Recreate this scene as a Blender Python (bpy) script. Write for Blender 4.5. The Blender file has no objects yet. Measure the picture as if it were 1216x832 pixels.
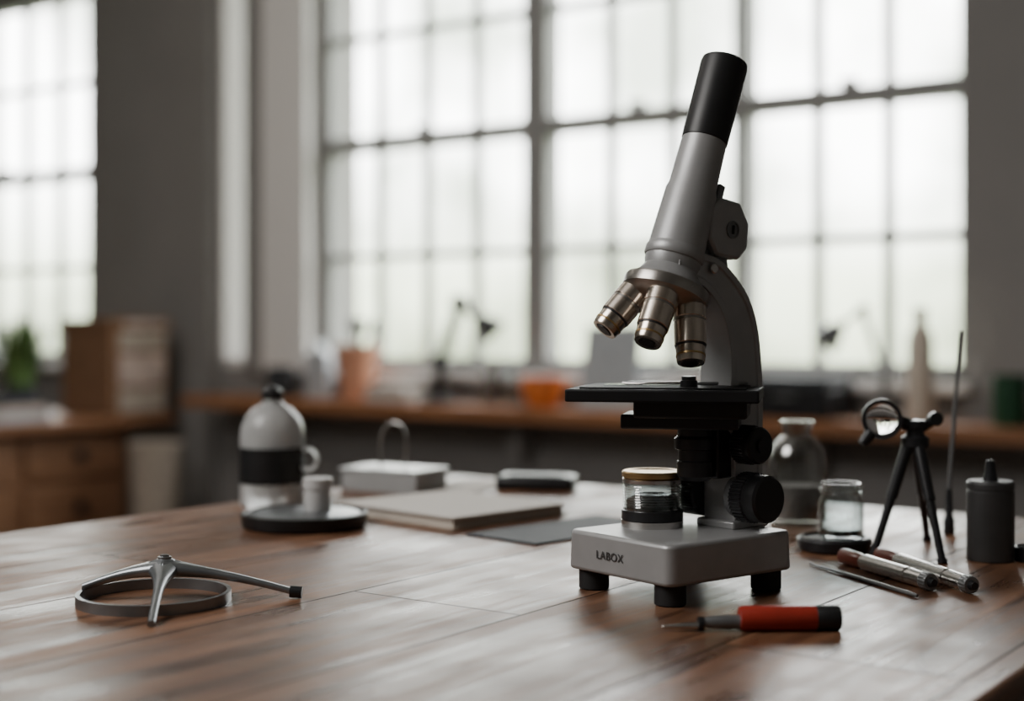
import bpy, bmesh, math, random
from mathutils import Vector, Matrix
random.seed(4)
S = bpy.context.scene
COL = S.collection
YAW = math.radians(35.45)
CY, SY = math.cos(YAW), math.sin(YAW)
TZ = 0.75           # table top height
CAMZ = 0.93

def place(x, y):    # bench survey frame -> room frame
    return (CY*x - SY*y, SY*x + CY*y)

# ------------------------------------------------------------------ materials
def new_mat(name):
    m = bpy.data.materials.new(name); m.use_nodes = True
    return m, m.node_tree, m.node_tree.nodes["Principled BSDF"]

def mat(name, col, rough=0.5, metal=0.0, var=0.12, scale=40, bump=0.0, bscale=300, trans=0.0, ior=1.45, coat=0.0, spec=0.5, stretch=None, alpha=1.0):
    m, nt, b = new_mat(name)
    b.inputs["Metallic"].default_value = metal
    b.inputs["Transmission Weight"].default_value = trans
    b.inputs["IOR"].default_value = ior
    b.inputs["Coat Weight"].default_value = coat
    b.inputs["Specular IOR Level"].default_value = spec
    b.inputs["Alpha"].default_value = alpha
    tc = nt.nodes.new("ShaderNodeTexCoord")
    mp = nt.nodes.new("ShaderNodeMapping")
    if stretch: mp.inputs["Scale"].default_value = stretch
    nt.links.new(tc.outputs["Object"], mp.inputs["Vector"])
    n = nt.nodes.new("ShaderNodeTexNoise"); n.inputs["Scale"].default_value = scale; n.inputs["Detail"].default_value = 4
    nt.links.new(mp.outputs[0], n.inputs["Vector"])
    r = nt.nodes.new("ShaderNodeValToRGB")
    r.color_ramp.elements[0].position = 0.3; r.color_ramp.elements[1].position = 0.7
    r.color_ramp.elements[0].color = (*[max(0, c*(1-var)) for c in col], 1)
    r.color_ramp.elements[1].color = (*[min(1, c*(1+var)) for c in col], 1)
    nt.links.new(n.outputs["Fac"], r.inputs[0]); nt.links.new(r.outputs[0], b.inputs["Base Color"])
    mr = nt.nodes.new("ShaderNodeMapRange")
    mr.inputs["To Min"].default_value = max(0, rough*(1-var)); mr.inputs["To Max"].default_value = min(1, rough*(1+var))
    nt.links.new(n.outputs["Fac"], mr.inputs[0]); nt.links.new(mr.outputs[0], b.inputs["Roughness"])
    if bump:
        n2 = nt.nodes.new("ShaderNodeTexNoise"); n2.inputs["Scale"].default_value = bscale
        nt.links.new(mp.outputs[0], n2.inputs["Vector"])
        bp = nt.nodes.new("ShaderNodeBump"); bp.inputs["Strength"].default_value = bump; bp.inputs["Distance"].default_value = 0.001
        nt.links.new(n2.outputs["Fac"], bp.inputs["Height"]); nt.links.new(bp.outputs[0], b.inputs["Normal"])
    return m

def wood(name, c1, c2, rough=0.35, plank=(0.6, 0.11), along_y=True, mortar=0.0009, grain=1.0, bump=0.25, coat=0.0, spec=0.5, tonef=0.45, rot=None):
    m, nt, b = new_mat(name)
    N = nt.nodes.new; L = nt.links.new
    tc = N("ShaderNodeTexCoord"); mp = N("ShaderNodeMapping")
    if along_y: mp.inputs["Rotation"].default_value = (0, 0, math.pi/2)
    L(tc.outputs["Object"], mp.inputs["Vector"])
    br = N("ShaderNodeTexBrick"); br.inputs["Scale"].default_value = 1
    br.inputs["Brick Width"].default_value = plank[0]; br.inputs["Row Height"].default_value = plank[1]
    br.inputs["Mortar Size"].default_value = mortar; br.inputs["Mortar Smooth"].default_value = 0.2
    br.inputs["Color1"].default_value = (0.15, 0.15, 0.15, 1); br.inputs["Color2"].default_value = (0.95, 0.95, 0.95, 1)
    br.inputs["Mortar"].default_value = (0.4, 0.4, 0.4, 1)
    L(mp.outputs[0], br.inputs["Vector"])
    mp2 = N("ShaderNodeMapping"); mp2.inputs["Scale"].default_value = (2.2*grain, 30*grain, 30*grain)
    L(mp.outputs[0], mp2.inputs["Vector"])
    add = N("ShaderNodeVectorMath"); add.operation = 'ADD'
    sc = N("ShaderNodeVectorMath"); sc.operation = 'SCALE'; sc.inputs["Scale"].default_value = 9
    L(br.outputs["Color"], sc.inputs[0]); L(mp2.outputs[0], add.inputs[0]); L(sc.outputs[0], add.inputs[1])
    n = N("ShaderNodeTexNoise"); n.inputs["Scale"].default_value = 1.6; n.inputs["Detail"].default_value = 9; n.inputs["Roughness"].default_value = 0.68
    n.inputs["Distortion"].default_value = 0.6
    L(add.outputs[0], n.inputs["Vector"])
    r = N("ShaderNodeValToRGB")
    r.color_ramp.elements[0].position = 0.38; r.color_ramp.elements[1].position = 0.64
    r.color_ramp.elements[0].color = (*c1, 1); r.color_ramp.elements[1].color = (*c2, 1)
    L(n.outputs["Fac"], r.inputs[0])
    tone = N("ShaderNodeMixRGB"); tone.blend_type = 'MULTIPLY'; tone.inputs[0].default_value = tonef
    L(r.outputs[0], tone.inputs[1]); L(br.outputs["Color"], tone.inputs[2])
    seam = N("ShaderNodeMixRGB"); seam.blend_type = 'MIX'; seam.inputs[2].default_value = (0.02, 0.009, 0.005, 1)
    L(br.outputs["Fac"], seam.inputs[0]); L(tone.outputs[0], seam.inputs[1])
    L(seam.outputs[0], b.inputs["Base Color"])
    big = N("ShaderNodeTexNoise"); big.inputs["Scale"].default_value = 9; big.inputs["Detail"].default_value = 6
    L(tc.outputs["Object"], big.inputs["Vector"])
    mx = N("ShaderNodeMath"); mx.operation = 'ADD'; L(n.outputs["Fac"], mx.inputs[0]); L(big.outputs["Fac"], mx.inputs[1])
    mr = N("ShaderNodeMapRange"); mr.inputs["From Min"].default_value = 0.75; mr.inputs["From Max"].default_value = 1.25
    mr.inputs["To Min"].default_value = rough*0.6; mr.inputs["To Max"].default_value = rough*1.45
    L(mx.outputs[0], mr.inputs[0])
    rs = N("ShaderNodeMath"); rs.operation = 'MULTIPLY_ADD'; rs.inputs[1].default_value = 0.25; rs.use_clamp = True
    L(br.outputs["Fac"], rs.inputs[0]); L(mr.outputs[0], rs.inputs[2]); L(rs.outputs[0], b.inputs["Roughness"])
    hm = N("ShaderNodeMath"); hm.operation = 'MULTIPLY_ADD'; hm.inputs[1].default_value = -1.5
    L(br.outputs["Fac"], hm.inputs[0]); L(n.outputs["Fac"], hm.inputs[2])
    bp = N("ShaderNodeBump"); bp.inputs["Strength"].default_value = bump; bp.inputs["Distance"].default_value = 0.0015
    L(hm.outputs[0], bp.inputs["Height"]); L(bp.outputs[0], b.inputs["Normal"])
    b.inputs["Coat Weight"].default_value = coat
    b.inputs["Specular IOR Level"].default_value = spec
    b.inputs["Specular Tint"].default_value = (1.0, 0.90, 0.81, 1)
    return m

def glass(name, col=(0.92, 0.95, 0.95), rough=0.03, mix=0.25):
    m = bpy.data.materials.new(name); m.use_nodes = True
    nt = m.node_tree; nt.nodes.clear(); N = nt.nodes.new; L = nt.links.new
    out = N("ShaderNodeOutputMaterial"); tr = N("ShaderNodeBsdfTransparent"); tr.inputs[0].default_value = (*col, 1)
    gl = N("ShaderNodeBsdfGlossy"); gl.inputs["Roughness"].default_value = rough
    lw = N("ShaderNodeLayerWeight"); lw.inputs["Blend"].default_value = 0.35
    mp = N("ShaderNodeMapRange"); mp.inputs["To Min"].default_value = 0.05; mp.inputs["To Max"].default_value = 0.9*min(1, mix*3)
    L(lw.outputs["Facing"], mp.inputs[0])
    mx = N("ShaderNodeMixShader"); L(mp.outputs[0], mx.inputs[0]); L(tr.outputs[0], mx.inputs[1]); L(gl.outputs[0], mx.inputs[2])
    L(mx.outputs[0], out.inputs[0])
    return m

def sheer(name, col):
    m = bpy.data.materials.new(name); m.use_nodes = True
    nt = m.node_tree; nt.nodes.clear(); N = nt.nodes.new; L = nt.links.new
    out = N("ShaderNodeOutputMaterial"); tl = N("ShaderNodeBsdfTranslucent"); tl.inputs[0].default_value = (*col, 1)
    df = N("ShaderNodeBsdfDiffuse"); df.inputs[0].default_value = (*col, 1)
    mx = N("ShaderNodeMixShader"); mx.inputs[0].default_value = 0.35
    L(tl.outputs[0], mx.inputs[1]); L(df.outputs[0], mx.inputs[2]); L(mx.outputs[0], out.inputs[0])
    return m

M = {}
M['table'] = wood('walnut_table_wood', (0.080, 0.034, 0.018), (0.30, 0.148, 0.082), rough=0.35, plank=(0.62, 0.14), mortar=0.0011, bump=0.5, spec=0.38, tonef=0.42)
M['shelf'] = wood('shelf_wood', (0.30, 0.125, 0.055), (0.50, 0.23, 0.11), rough=0.5, plank=(3.0, 0.5), along_y=False)
M['cab'] = wood('cabinet_wood', (0.26, 0.125, 0.065), (0.43, 0.22, 0.12), rough=0.5, plank=(3.0, 1.0))
M['floor'] = wood('floor_wood', (0.05, 0.035, 0.025), (0.11, 0.075, 0.055), rough=0.5, plank=(1.2, 0.14))
M['wall'] = mat('wall_plaster', (0.262, 0.252, 0.245), 0.9, var=0.05, scale=3, bump=0.1, bscale=60)
M['ceil'] = mat('ceiling_paint', (0.5, 0.49, 0.48), 0.9, var=0.03)
M['white'] = mat('white_trim_paint', (0.85, 0.83, 0.81), 0.6, var=0.04)
M['frame'] = mat('window_frame_paint', (0.27, 0.27, 0.265), 0.6, var=0.05)
M['grey'] = mat('microscope_grey_paint', (0.385, 0.387, 0.39), 0.40, metal=0.4, var=0.05, scale=60, bump=0.05, bscale=1500)
M['greydk'] = mat('dark_grey_metal', (0.20, 0.205, 0.21), 0.38, metal=0.6, var=0.08)
M['canister'] = mat('gunmetal', (0.085, 0.085, 0.086), 0.42, metal=0.5, var=0.1)
M['black'] = mat('black_plastic', (0.012, 0.012, 0.013), 0.42, var=0.15)
M['matte'] = mat('matte_black_paint', (0.010, 0.010, 0.011), 0.6, var=0.15, spec=0.25)
M['blackr'] = mat('black_rubber', (0.015, 0.015, 0.016), 0.65, var=0.15)
M['satin'] = mat('satin_black_metal', (0.020, 0.020, 0.022), 0.34, metal=0.2, var=0.1)
M['steel'] = mat('brushed_steel', (0.62, 0.60, 0.58), 0.25, metal=1.0, var=0.1, stretch=(1, 1, 12))
M['nickel'] = mat('warm_nickel', (0.68, 0.60, 0.52), 0.24, metal=1.0, var=0.06)
M['turret'] = mat('turret_nickel', (0.36, 0.34, 0.315), 0.28, metal=0.95, var=0.06)
M['iron'] = mat('blued_iron', (0.25, 0.265, 0.28), 0.32, metal=0.8, var=0.12, bump=0.1)
M['brass'] = mat('aged_brass', (0.52, 0.36, 0.17), 0.32, metal=0.9, var=0.15)
M['glass'] = glass('clear_glass')
M['glassg'] = glass('smoky_glass', (0.80, 0.80, 0.79), mix=0.3)
M['lens'] = mat('optical_glass', (0.97, 0.97, 0.97), 0.02, var=0.0, trans=1.0, ior=1.5)
M['pane'] = glass('window_glass', (0.98, 0.985, 0.98), rough=0.0, mix=0.06)
M['plastic'] = mat('frosted_plastic', (0.76, 0.77, 0.77), 0.28, var=0.05, trans=0.6)
M['whitep'] = mat('white_plastic', (0.58, 0.57, 0.56), 0.4, var=0.04)
M['paper'] = mat('paper', (0.68, 0.64, 0.59), 0.8, var=0.04, scale=200)
M['papere'] = mat('page_edges', (0.52, 0.47, 0.41), 0.85, var=0.25, scale=8, stretch=(1, 1, 300))
M['pad'] = mat('dark_pad', (0.04, 0.045, 0.052), 0.7, var=0.1)
M['red'] = mat('red_plastic', (0.34, 0.032, 0.02), 0.36, var=0.15)
M['dred'] = mat('dark_red_wood', (0.15, 0.035, 0.022), 0.3, var=0.2, coat=0.4)
M['terra'] = mat('terracotta', (0.60, 0.29, 0.18), 0.7, var=0.12)
M['orange'] = mat('orange_glaze', (0.72, 0.20, 0.05), 0.4, var=0.1)
M['beige'] = mat('beige_ceramic', (0.72, 0.63, 0.53), 0.5, var=0.08)
M['wicker'] = mat('wicker', (0.42, 0.36, 0.30), 0.8, var=0.2)
M['green'] = mat('dark_green_enamel', (0.02, 0.07, 0.035), 0.4, var=0.1)
M['leaf'] = mat('leaf_green', (0.12, 0.22, 0.07), 0.5, var=0.5, scale=15)
M['card'] = mat('cardboard', (0.22, 0.12, 0.068), 0.8, var=0.12, scale=12)
M['label'] = mat('pale_label', (0.50, 0.40, 0.35), 0.7, var=0.3, scale=12)
M['blueg'] = mat('blue_grey_paint', (0.38, 0.41, 0.44), 0.5, var=0.06)
M['liquid'] = mat('dark_specimen', (0.03, 0.035, 0.035), 0.3, var=0.6, scale=250)
M['sheer'] = sheer('sheer_blind_fabric', (0.49, 0.475, 0.46))

# ------------------------------------------------------------------ geometry helpers
def finish(name, bm, m, parent=None, loc=(0, 0, 0), rot=(0, 0, 0), smooth=True, bevel=0, bseg=2, sharp=0.6, matrix=None):
    bmesh.ops.remove_doubles(bm, verts=bm.verts, dist=1e-7)
    bmesh.ops.recalc_face_normals(bm, faces=bm.faces)
    for f in bm.faces: f.smooth = smooth
    for e in bm.edges:
        if len(e.link_faces) == 2 and e.calc_face_angle(0) > sharp: e.smooth = False
    me = bpy.data.meshes.new(name); bm.to_mesh(me); bm.free()
    ms = m if isinstance(m, (list, tuple)) else [m]
    for x in ms: me.materials.append(x)
    o = bpy.data.objects.new(name, me); COL.objects.link(o)
    if matrix is not None: o.matrix_local = matrix
    else:
        o.location = loc; o.rotation_euler = rot
    if parent: o.parent = parent
    if bevel:
        b = o.modifiers.new('bevel', 'BEVEL'); b.width = bevel; b.segments = bseg; b.limit_method = 'ANGLE'; b.angle_limit = 0.7
        b.harden_normals = False
    return o

def add_box(bm, c, d, rotz=0, rot=None, mi=0):
    R = rot if rot is not None else Matrix.Rotation(rotz, 4, 'Z')
    mtx = Matrix.Translation(c) @ R @ Matrix.Diagonal((d[0], d[1], d[2], 1))
    g = bmesh.ops.create_cube(bm, size=1, matrix=mtx)
    for f in set(f for v in g['verts'] for f in v.link_faces): f.material_index = mi

def box(name, c, d, m, parent=None, bevel=0, rotz=0, bseg=2, rot=(0, 0, 0)):
    bm = bmesh.new(); bmesh.ops.create_cube(bm, size=1, matrix=Matrix.Diagonal((d[0], d[1], d[2], 1)))
    return finish(name, bm, m, parent, loc=c, rot=(rot[0], rot[1], rot[2]+rotz), smooth=bevel > 0, bevel=bevel, bseg=bseg)

def add_lathe(bm, prof, n=48, M4=Matrix.Identity(4), closed=False, ribs=None, mi=0):
    rings = []
    for (r, z) in prof:
        if r <= 1e-6: rings.append([bm.verts.new(M4 @ Vector((0, 0, z)))])
        else:
            rings.append([bm.verts.new(M4 @ Vector((r*math.cos(2*math.pi*i/n), r*math.sin(2*math.pi*i/n), z))) for i in range(n)])
    pr = list(zip(rings, rings[1:]))
    if closed: pr.append((rings[-1], rings[0]))
    for a, b in pr:
        for i in range(n):
            j = (i+1) % n
            if len(a) == 1 and len(b) == 1: continue
            if len(a) == 1: f = bm.faces.new((a[0], b[j], b[i]))
            elif len(b) == 1: f = bm.faces.new((a[i], a[j], b[0]))
            else: f = bm.faces.new((a[i], a[j], b[j], b[i]))
            f.material_index = mi
    return rings

def lathe(name, prof, m, parent=None, loc=(0, 0, 0), rot=(0, 0, 0), n=48, closed=False, matrix=None, bevel=0, sharp=0.6):
    bm = bmesh.new(); add_lathe(bm, prof, n, closed=closed)
    return finish(name, bm, m, parent, loc, rot, matrix=matrix, bevel=bevel, sharp=sharp)

def knurl(name, r, z0, z1, teeth, depth, m, parent, matrix):
    bm = bmesh.new(); n = teeth*2
    prof = [(0, z0), (r*0.9, z0), (r, z0+0.001), (r, z1-0.001), (r*0.9, z1), (0, z1)]
    rings = add_lathe(bm, prof, n*2)
    for ring in rings[2:4]:
        for i, v in enumerate(ring):
            if (i//2) % 2 == 0:
                v.co.x *= (1-depth/r); v.co.y *= (1-depth/r)
    return finish(name, bm, m, parent, matrix=matrix, sharp=0.45)

def axis_m(p, q):
    p = Vector(p); q = Vector(q); d = (q-p)
    return Matrix.Translation(p) @ d.to_track_quat('Z', 'Y').to_matrix().to_4x4(), d.length

def add_rod(bm, p, q, r, r2=None, n=16, mi=0):
    mt, l = axis_m(p, q); r2 = r if r2 is None else r2
    add_lathe(bm, [(0, 0), (r, 0), (r2, l), (0, l)], n, mt, mi=mi)

def rod(name, p, q, r, m, parent=None, r2=None, n=20):
    bm = bmesh.new(); add_rod(bm, p, q, r, r2, n)
    return finish(name, bm, m, parent)

def tube_curve(name, pts, r, m, parent=None, radii=None):
    cu = bpy.data.curves.new(name, 'CURVE'); cu.dimensions = '3D'; cu.bevel_depth = r; cu.bevel_resolution = 4; cu.use_fill_caps = True
    sp = cu.splines.new('NURBS'); sp.points.add(len(pts)-1)
    for i, p in enumerate(pts):
        sp.points[i].co = (*p, 1)
        if radii: sp.points[i].radius = radii[i]
    sp.use_endpoint_u = True; sp.order_u = 3; sp.resolution_u = 12
    cu.materials.append(m)
    o = bpy.data.objects.new(name, cu); COL.objects.link(o)
    if parent: o.parent = parent
    return o

def torus(name, R, r, m, parent=None, loc=(0, 0, 0), rot=(0, 0, 0), n=48):
    prof = [(R + r*math.cos(2*math.pi*k/12), r*math.sin(2*math.pi*k/12)) for k in range(12)]
    return lathe(name, prof, m, parent, loc, rot, n, closed=True)

def root(name, x, y, z, yaw=0, world=False):
    e = bpy.data.objects.new(name, None); e.empty_display_size = 0.05; COL.objects.link(e)
    if world: e.location = (x, y, z); e.rotation_euler = (0, 0, math.radians(yaw))
    else:
        wx, wy = place(x, y); e.location = (wx, wy, z); e.rotation_euler = (0, 0, math.radians(yaw)+YAW)
    return e

def catmull(pts, k=6):
    out = []
    P = [pts[0]] + list(pts) + [pts[-1]]
    for i in range(1, len(P)-2):
        p0, p1, p2, p3 = [Vector(p) for p in P[i-1:i+3]]
        for j in range(k):
            t = j/k
            out.append(tuple(0.5*((2*p1)+(-p0+p2)*t+(2*p0-5*p1+4*p2-p3)*t*t+(-p0+3*p1-3*p2+p3)*t**3)))
    out.append(tuple(pts[-1]))
    return out

def prism(name, poly, y0, y1, m, parent, bevel=0, inset=0, idepth=0):
    bm = bmesh.new()
    a = [bm.verts.new((p[0], y0, p[1])) for p in poly]; b = [bm.verts.new((p[0], y1, p[1])) for p in poly]
    f0 = bm.faces.new(a); f1 = bm.faces.new(list(reversed(b)))
    for i in range(len(poly)):
        j = (i+1) % len(poly); bm.faces.new((a[j], a[i], b[i], b[j]))
    bmesh.ops.recalc_face_normals(bm, faces=bm.faces)
    if inset:
        bmesh.ops.inset_region(bm, faces=[f0], thickness=inset, depth=0)
        bmesh.ops.inset_region(bm, faces=[f0], thickness=0.0008, depth=-idepth)
    return finish(name, bm, m, parent, bevel=bevel, sharp=0.45)

# ------------------------------------------------------------------ room shell
UL, UR, VB, VF, H = -7.8, 2.2, -2.4, 4.5, 3.2
def shell(name, c, d, m): return box(name, c, d, m)
shell('floor', ((UL+UR)/2, (VB+VF)/2, -0.05), (UR-UL+0.4, VF-VB+0.6, 0.1), M['floor'])
shell('ceiling', ((UL+UR)/2, (VB+VF)/2, H+0.05), (UR-UL+0.4, VF-VB+0.6, 0.1), M['ceil'])
shell('wall_left', (UL-0.1, (VB+VF)/2, H/2), (0.2, VF-VB, H), M['wall'])
shell('wall_right', (UR+0.1, (VB+VF)/2, H/2), (0.2, VF-VB, H), M['wall'])
shell('wall_front', ((UL+UR)/2, VB-0.1, H/2), (UR-UL+0.4, 0.2, H), M['wall'])
SILL, HEAD = 0.76, 2.66
W1 = (-4.22, -1.44); W2 = (-7.22, -5.78); W3 = (-4.83, -4.66)
bm = bmesh.new()
def wb(u0, u1, z0, z1, v0=VF, v1=VF+0.24): add_box(bm, ((u0+u1)/2, (v0+v1)/2, (z0+z1)/2), (u1-u0, v1-v0, z1-z0))
wb(UL-0.2, UR+0.2, 0, SILL); wb(UL-0.2, UR+0.2, HEAD, H)
wb(UL-0.2, W2[0], SILL, HEAD); wb(W2[1], W3[0], SILL, HEAD); wb(W3[1], W1[0], SILL, HEAD); wb(W1[1], UR+0.2, SILL, HEAD)
wb(-5.71, -4.85, 0, H, VF-0.06, VF)          # shallow projecting pier
finish('wall_back', bm, M['wall'], smooth=False)
# trims
box('trim_1', (-4.59, VF-0.02, 1.92), (0.115, 0.04, 2.36), M['wall'], bevel=0.003)
box('trim_2', (-4.385, VF-0.03, 1.92), (0.27, 0.06, 2.36), M['white'], bevel=0.005)
box('trim_3', ((W1[0]+W1[1])/2, VF-0.03, SILL-0.02), (W1[1]-W1[0]+0.06, 0.08, 0.035), M['white'], bevel=0.005)
box('trim_4', ((W2[0]+W2[1])/2, VF-0.03, SILL-0.02), (W2[1]-W2[0]+0.06, 0.08, 0.035), M['white'], bevel=0.005)
box('baseboard_back', (-1.2, VF-0.012, 0.06), (6.7, 0.02, 0.12), M['white'], bevel=0.003)

def window(name, secs, jamb):
    e = root(name, 0, 0, 0, world=True)
    bm = bmesh.new(); vc = VF+0.07
    def bb(u0, u1, z0, z1, t=0.05, v=vc): add_box(bm, ((u0+u1)/2, v, (z0+z1)/2), (u1-u0, t, z1-z0))
    U0 = secs[0][0]-jamb; U1 = secs[-1][1]+jamb
    bb(U0, U1, SILL, SILL+0.05, 0.09); bb(U0, U1, HEAD-0.06, HEAD, 0.09)
    bb(U0, U0+jamb, SILL, HEAD, 0.09); bb(U1-jamb, U1, SILL, HEAD, 0.09)
    for (a, b2) in zip(secs, secs[1:]): bb(a[1], b2[0], SILL, HEAD, 0.10)
    for (u0, u1, n) in secs:
        bb(u0, u1, 1.68, 1.745, 0.07)                       # meeting rail
        for z in (1.235, 2.17): bb(u0, u1, z-0.015, z+0.015, 0.03)
        for k in range(1, n):
            u = u0+(u1-u0)*k/n; bb(u-0.016, u+0.016, SILL, HEAD, 0.03)
        add_box(bm, ((u0+u1)/2, vc-0.035, 1.76), (0.06, 0.03, 0.025))   # sash latch
    finish('frame', bm, M['frame'], e, smooth=False)
    bm = bmesh.new()
    vs = [bm.verts.new(p) for p in ((U0, vc+0.01, SILL), (U1, vc+0.01, SILL), (U1, vc+0.01, HEAD), (U0, vc+0.01, HEAD))]
    bm.faces.new(vs); finish('panes', bm, M['pane'], e, smooth=False)
window('window_1', [(-4.19, -3.165, 4), (-3.055, -2.262, 3), (-2.21, -1.46, 3)], 0.03)
window('window_2', [(-7.18, -5.82, 5)], 0.04)
# narrow side light with a drawn blind
e = root('window_3', 0, 0, 0, world=True)
bm = bmesh.new()
add_box(bm, (W3[0]+0.008, VF+0.02, (SILL+HEAD)/2), (0.016, 0.04, HEAD-SILL)); add_box(bm, (W3[1]-0.008, VF+0.02, (SILL+HEAD)/2), (0.016, 0.04, HEAD-SILL))
add_box(bm, ((W3[0]+W3[1])/2, VF+0.02, SILL+0.02), (W3[1]-W3[0], 0.04, 0.04))
finish('frame', bm, M['white'], e, smooth=False)
bm = bmesh.new(); n = 24; prev = None
for i in range(n+1):
    u = W3[0]+0.005+(W3[1]-W3[0]-0.01)*i/n; v = VF+0.012+0.008*math.sin(i*1.3)
    cur = (bm.verts.new((u, v, SILL+0.01)), bm.verts.new((u, v, HEAD)))
    if prev: bm.faces.new((prev[0], cur[0], cur[1], prev[1]))
    prev = cur
finish('blind', bm, M['sheer'], e, sharp=3)

# ------------------------------------------------------------------ shelf along window wall
e = root('window_shelf', 0, 0, 0, world=True)
box('top', (-1.78, 4.315, 0.615), (5.96, 0.24, 0.05), M['shelf'], e, bevel=0.004)
for k, u in enumerate((-4.3, -3.1, -1.9, -0.7, 0.5)):
    box('bracket_%d' % (k+1), (u, 4.43, 0.52), (0.04, 0.13, 0.14), M['wall'], e, bevel=0.003)
box('back_ledge', (-1.9, 4.462, 0.615), (5.7, 0.056, 0.05), M['shelf'], e)
SH = 0.64

# low cabinet on the left
e = root('drawer_cabinet', -5.25, 3.5, 0, world=True)
box('top', (0, 0.10, 0.53), (0.72, 1.36, 0.04), M['shelf'], e, bevel=0.005)
box('carcass', (-0.03, 0.02, 0.28), (0.58, 1.14, 0.46), M['cab'], e, bevel=0.004)
for i in range(2):
    for j in range(2):
        y = -0.25+0.56*i; z = 0.395-0.22*j
        box('drawer_%d' % (i*2+j+1), (0.268, y, z), (0.025, 0.50, 0.19), M['cab'], e, bevel=0.006)
        lathe('knob_%d' % (i*2+j+1), [(0, 0), (0.01, 0), (0.01, 0.012), (0.026, 0.02), (0.024, 0.034), (0, 0.038)], M['satin'], e, loc=(0.28, y, z), rot=(0, math.pi/2, 0), n=24)
for k, (x, y) in enumerate(((-0.29, -0.5), (0.23, -0.5), (-0.29, 0.54), (0.23, 0.54))):
    box('leg_%d' % (k+1), (x, y, 0.026), (0.05, 0.05, 0.052), M['cab'], e)
CT = 0.55
e = root('cardboard_storage_box', -5.10, 4.11, CT, world=True)
box('body', (0, 0, 0.19), (0.34, 0.31, 0.38), M['card'], e, bevel=0.004)
box('lid', (0, 0, 0.40), (0.36, 0.33, 0.05), M['card'], e, bevel=0.006)
box('label_sheet', (0.173, 0.01, 0.20), (0.004, 0.25, 0.13), M['label'], e)
box('label_sheet_2', (0.173, 0.01, 0.065), (0.004, 0.25, 0.10), M['wicker'], e)
box('label_sheet_3', (0.173, 0.01, 0.325), (0.004, 0.25, 0.08), M['wicker'], e)
box('label_sheet_top', (0.183, 0.02, 0.40), (0.004, 0.22, 0.03), M['label'], e)
e = root('stacked_books', -5.0, 3.50, CT, world=True)
for k, (w, d, h, mm, r) in enumerate(((0.18, 0.26, 0.035, M['blueg'], 0.05), (0.17, 0.24, 0.03, M['label'], -0.06), (0.16, 0.22, 0.03, M['pad'], 0.1))):
    box('book_%d' % (k+1), (0, 0, 0.0175+k*0.0326), (w, d, h if k == 0 else 0.03), mm, e, bevel=0.003, rotz=r)
# potted plant
e = root('potted_grass_plant', -5.25, 3.73, CT, world=True)
lathe('pot', [(0, 0), (0.05, 0), (0.07, 0.12), (0.077, 0.12), (0.077, 0.135), (0.066, 0.135), (0.064, 0.11), (0, 0.11)], M['pad'], e)
bm = bmesh.new()
for i in range(260):
    a = random.uniform(0, 6.283); r0 = random.uniform(0, 0.06); ln = random.uniform(0.15, 0.38); lean = random.uniform(0.05, 0.50)
    d = Vector((math.cos(a), math.sin(a), 0)); s = Vector((-d.y, d.x, 0))
    prev = None
    for k in range(7):
        t = k/6; p = d*(r0+ln*lean*t*t) + Vector((0, 0, 0.11+ln*(t-0.5*lean*t*t))); w = 0.010*(1-t)**0.6+0.0005
        cur = (bm.verts.new(p-s*w), bm.verts.new(p+s*w))
        if prev: bm.faces.new((prev[0], prev[1], cur[1], cur[0]))
        prev = cur
finish('leaves', bm, M['leaf'], e)
e = root('wicker_basket', -4.72, 4.02, 0, world=True)
prof = [(0, 0), (0.09, 0)] + [(0.09+0.02*t/18+0.0035*(t % 2), 0.02+0.4*t/18) for t in range(19)] + [(0.12, 0.44), (0.115, 0.45), (0.1, 0.44), (0.085, 0.03), (0, 0.03)]
lathe('body', prof, M['wicker'], e, n=40)
# ---- things on the window shelf
def shelf_item(name, u, v, yaw=0): return root(name, u, v, SH, yaw, world=True)
e = shelf_item('terracotta_tool_pot', -3.86, 4.33)
lathe('pot', [(0, 0), (0.062, 0), (0.085, 0.18), (0.094, 0.18), (0.094, 0.225), (0.080, 0.225), (0.076, 0.17), (0.055, 0.01), (0, 0.01)], M['terra'], e)
bm = bmesh.new()
for (dx, dy) in ((0.10, 0.0), (0.05, -0.03), (-0.03, 0.02)):
    add_rod(bm, (0, 0, 0.02), (dx, dy, 0.28), 0.011, 0.009)
    add_rod(bm, (dx, dy, 0.28), (dx*1.25, dy*1.1, 0.33), 0.026, 0.018)
finish('tools', bm, M['satin'], e)
e = shelf_item('coffee_mug', -4.26, 4.30)
lathe('cup', [(0, 0), (0.055, 0), (0.06, 0.01), (0.06, 0.13), (0.056, 0.13), (0.054, 0.012), (0, 0.012)], M['pad'], e)
tube_curve('handle', [(0.056, 0, 0.095), (0.09, 0, 0.09), (0.09, 0, 0.03), (0.056, 0, 0.03)], 0.006, M['pad'], e)
e = shelf_item('milk_carton', -4.09, 4.36, 20)
box('body', (0, 0, 0.085), (0.10, 0.08, 0.17), M['blueg'], e, bevel=0.003)
prism('gable', [(-0.05, 0.17), (0.05, 0.17), (0.006, 0.22), (0.006, 0.24), (-0.006, 0.24), (-0.006, 0.22)], -0.04, 0.04, M['blueg'], e)

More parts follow.
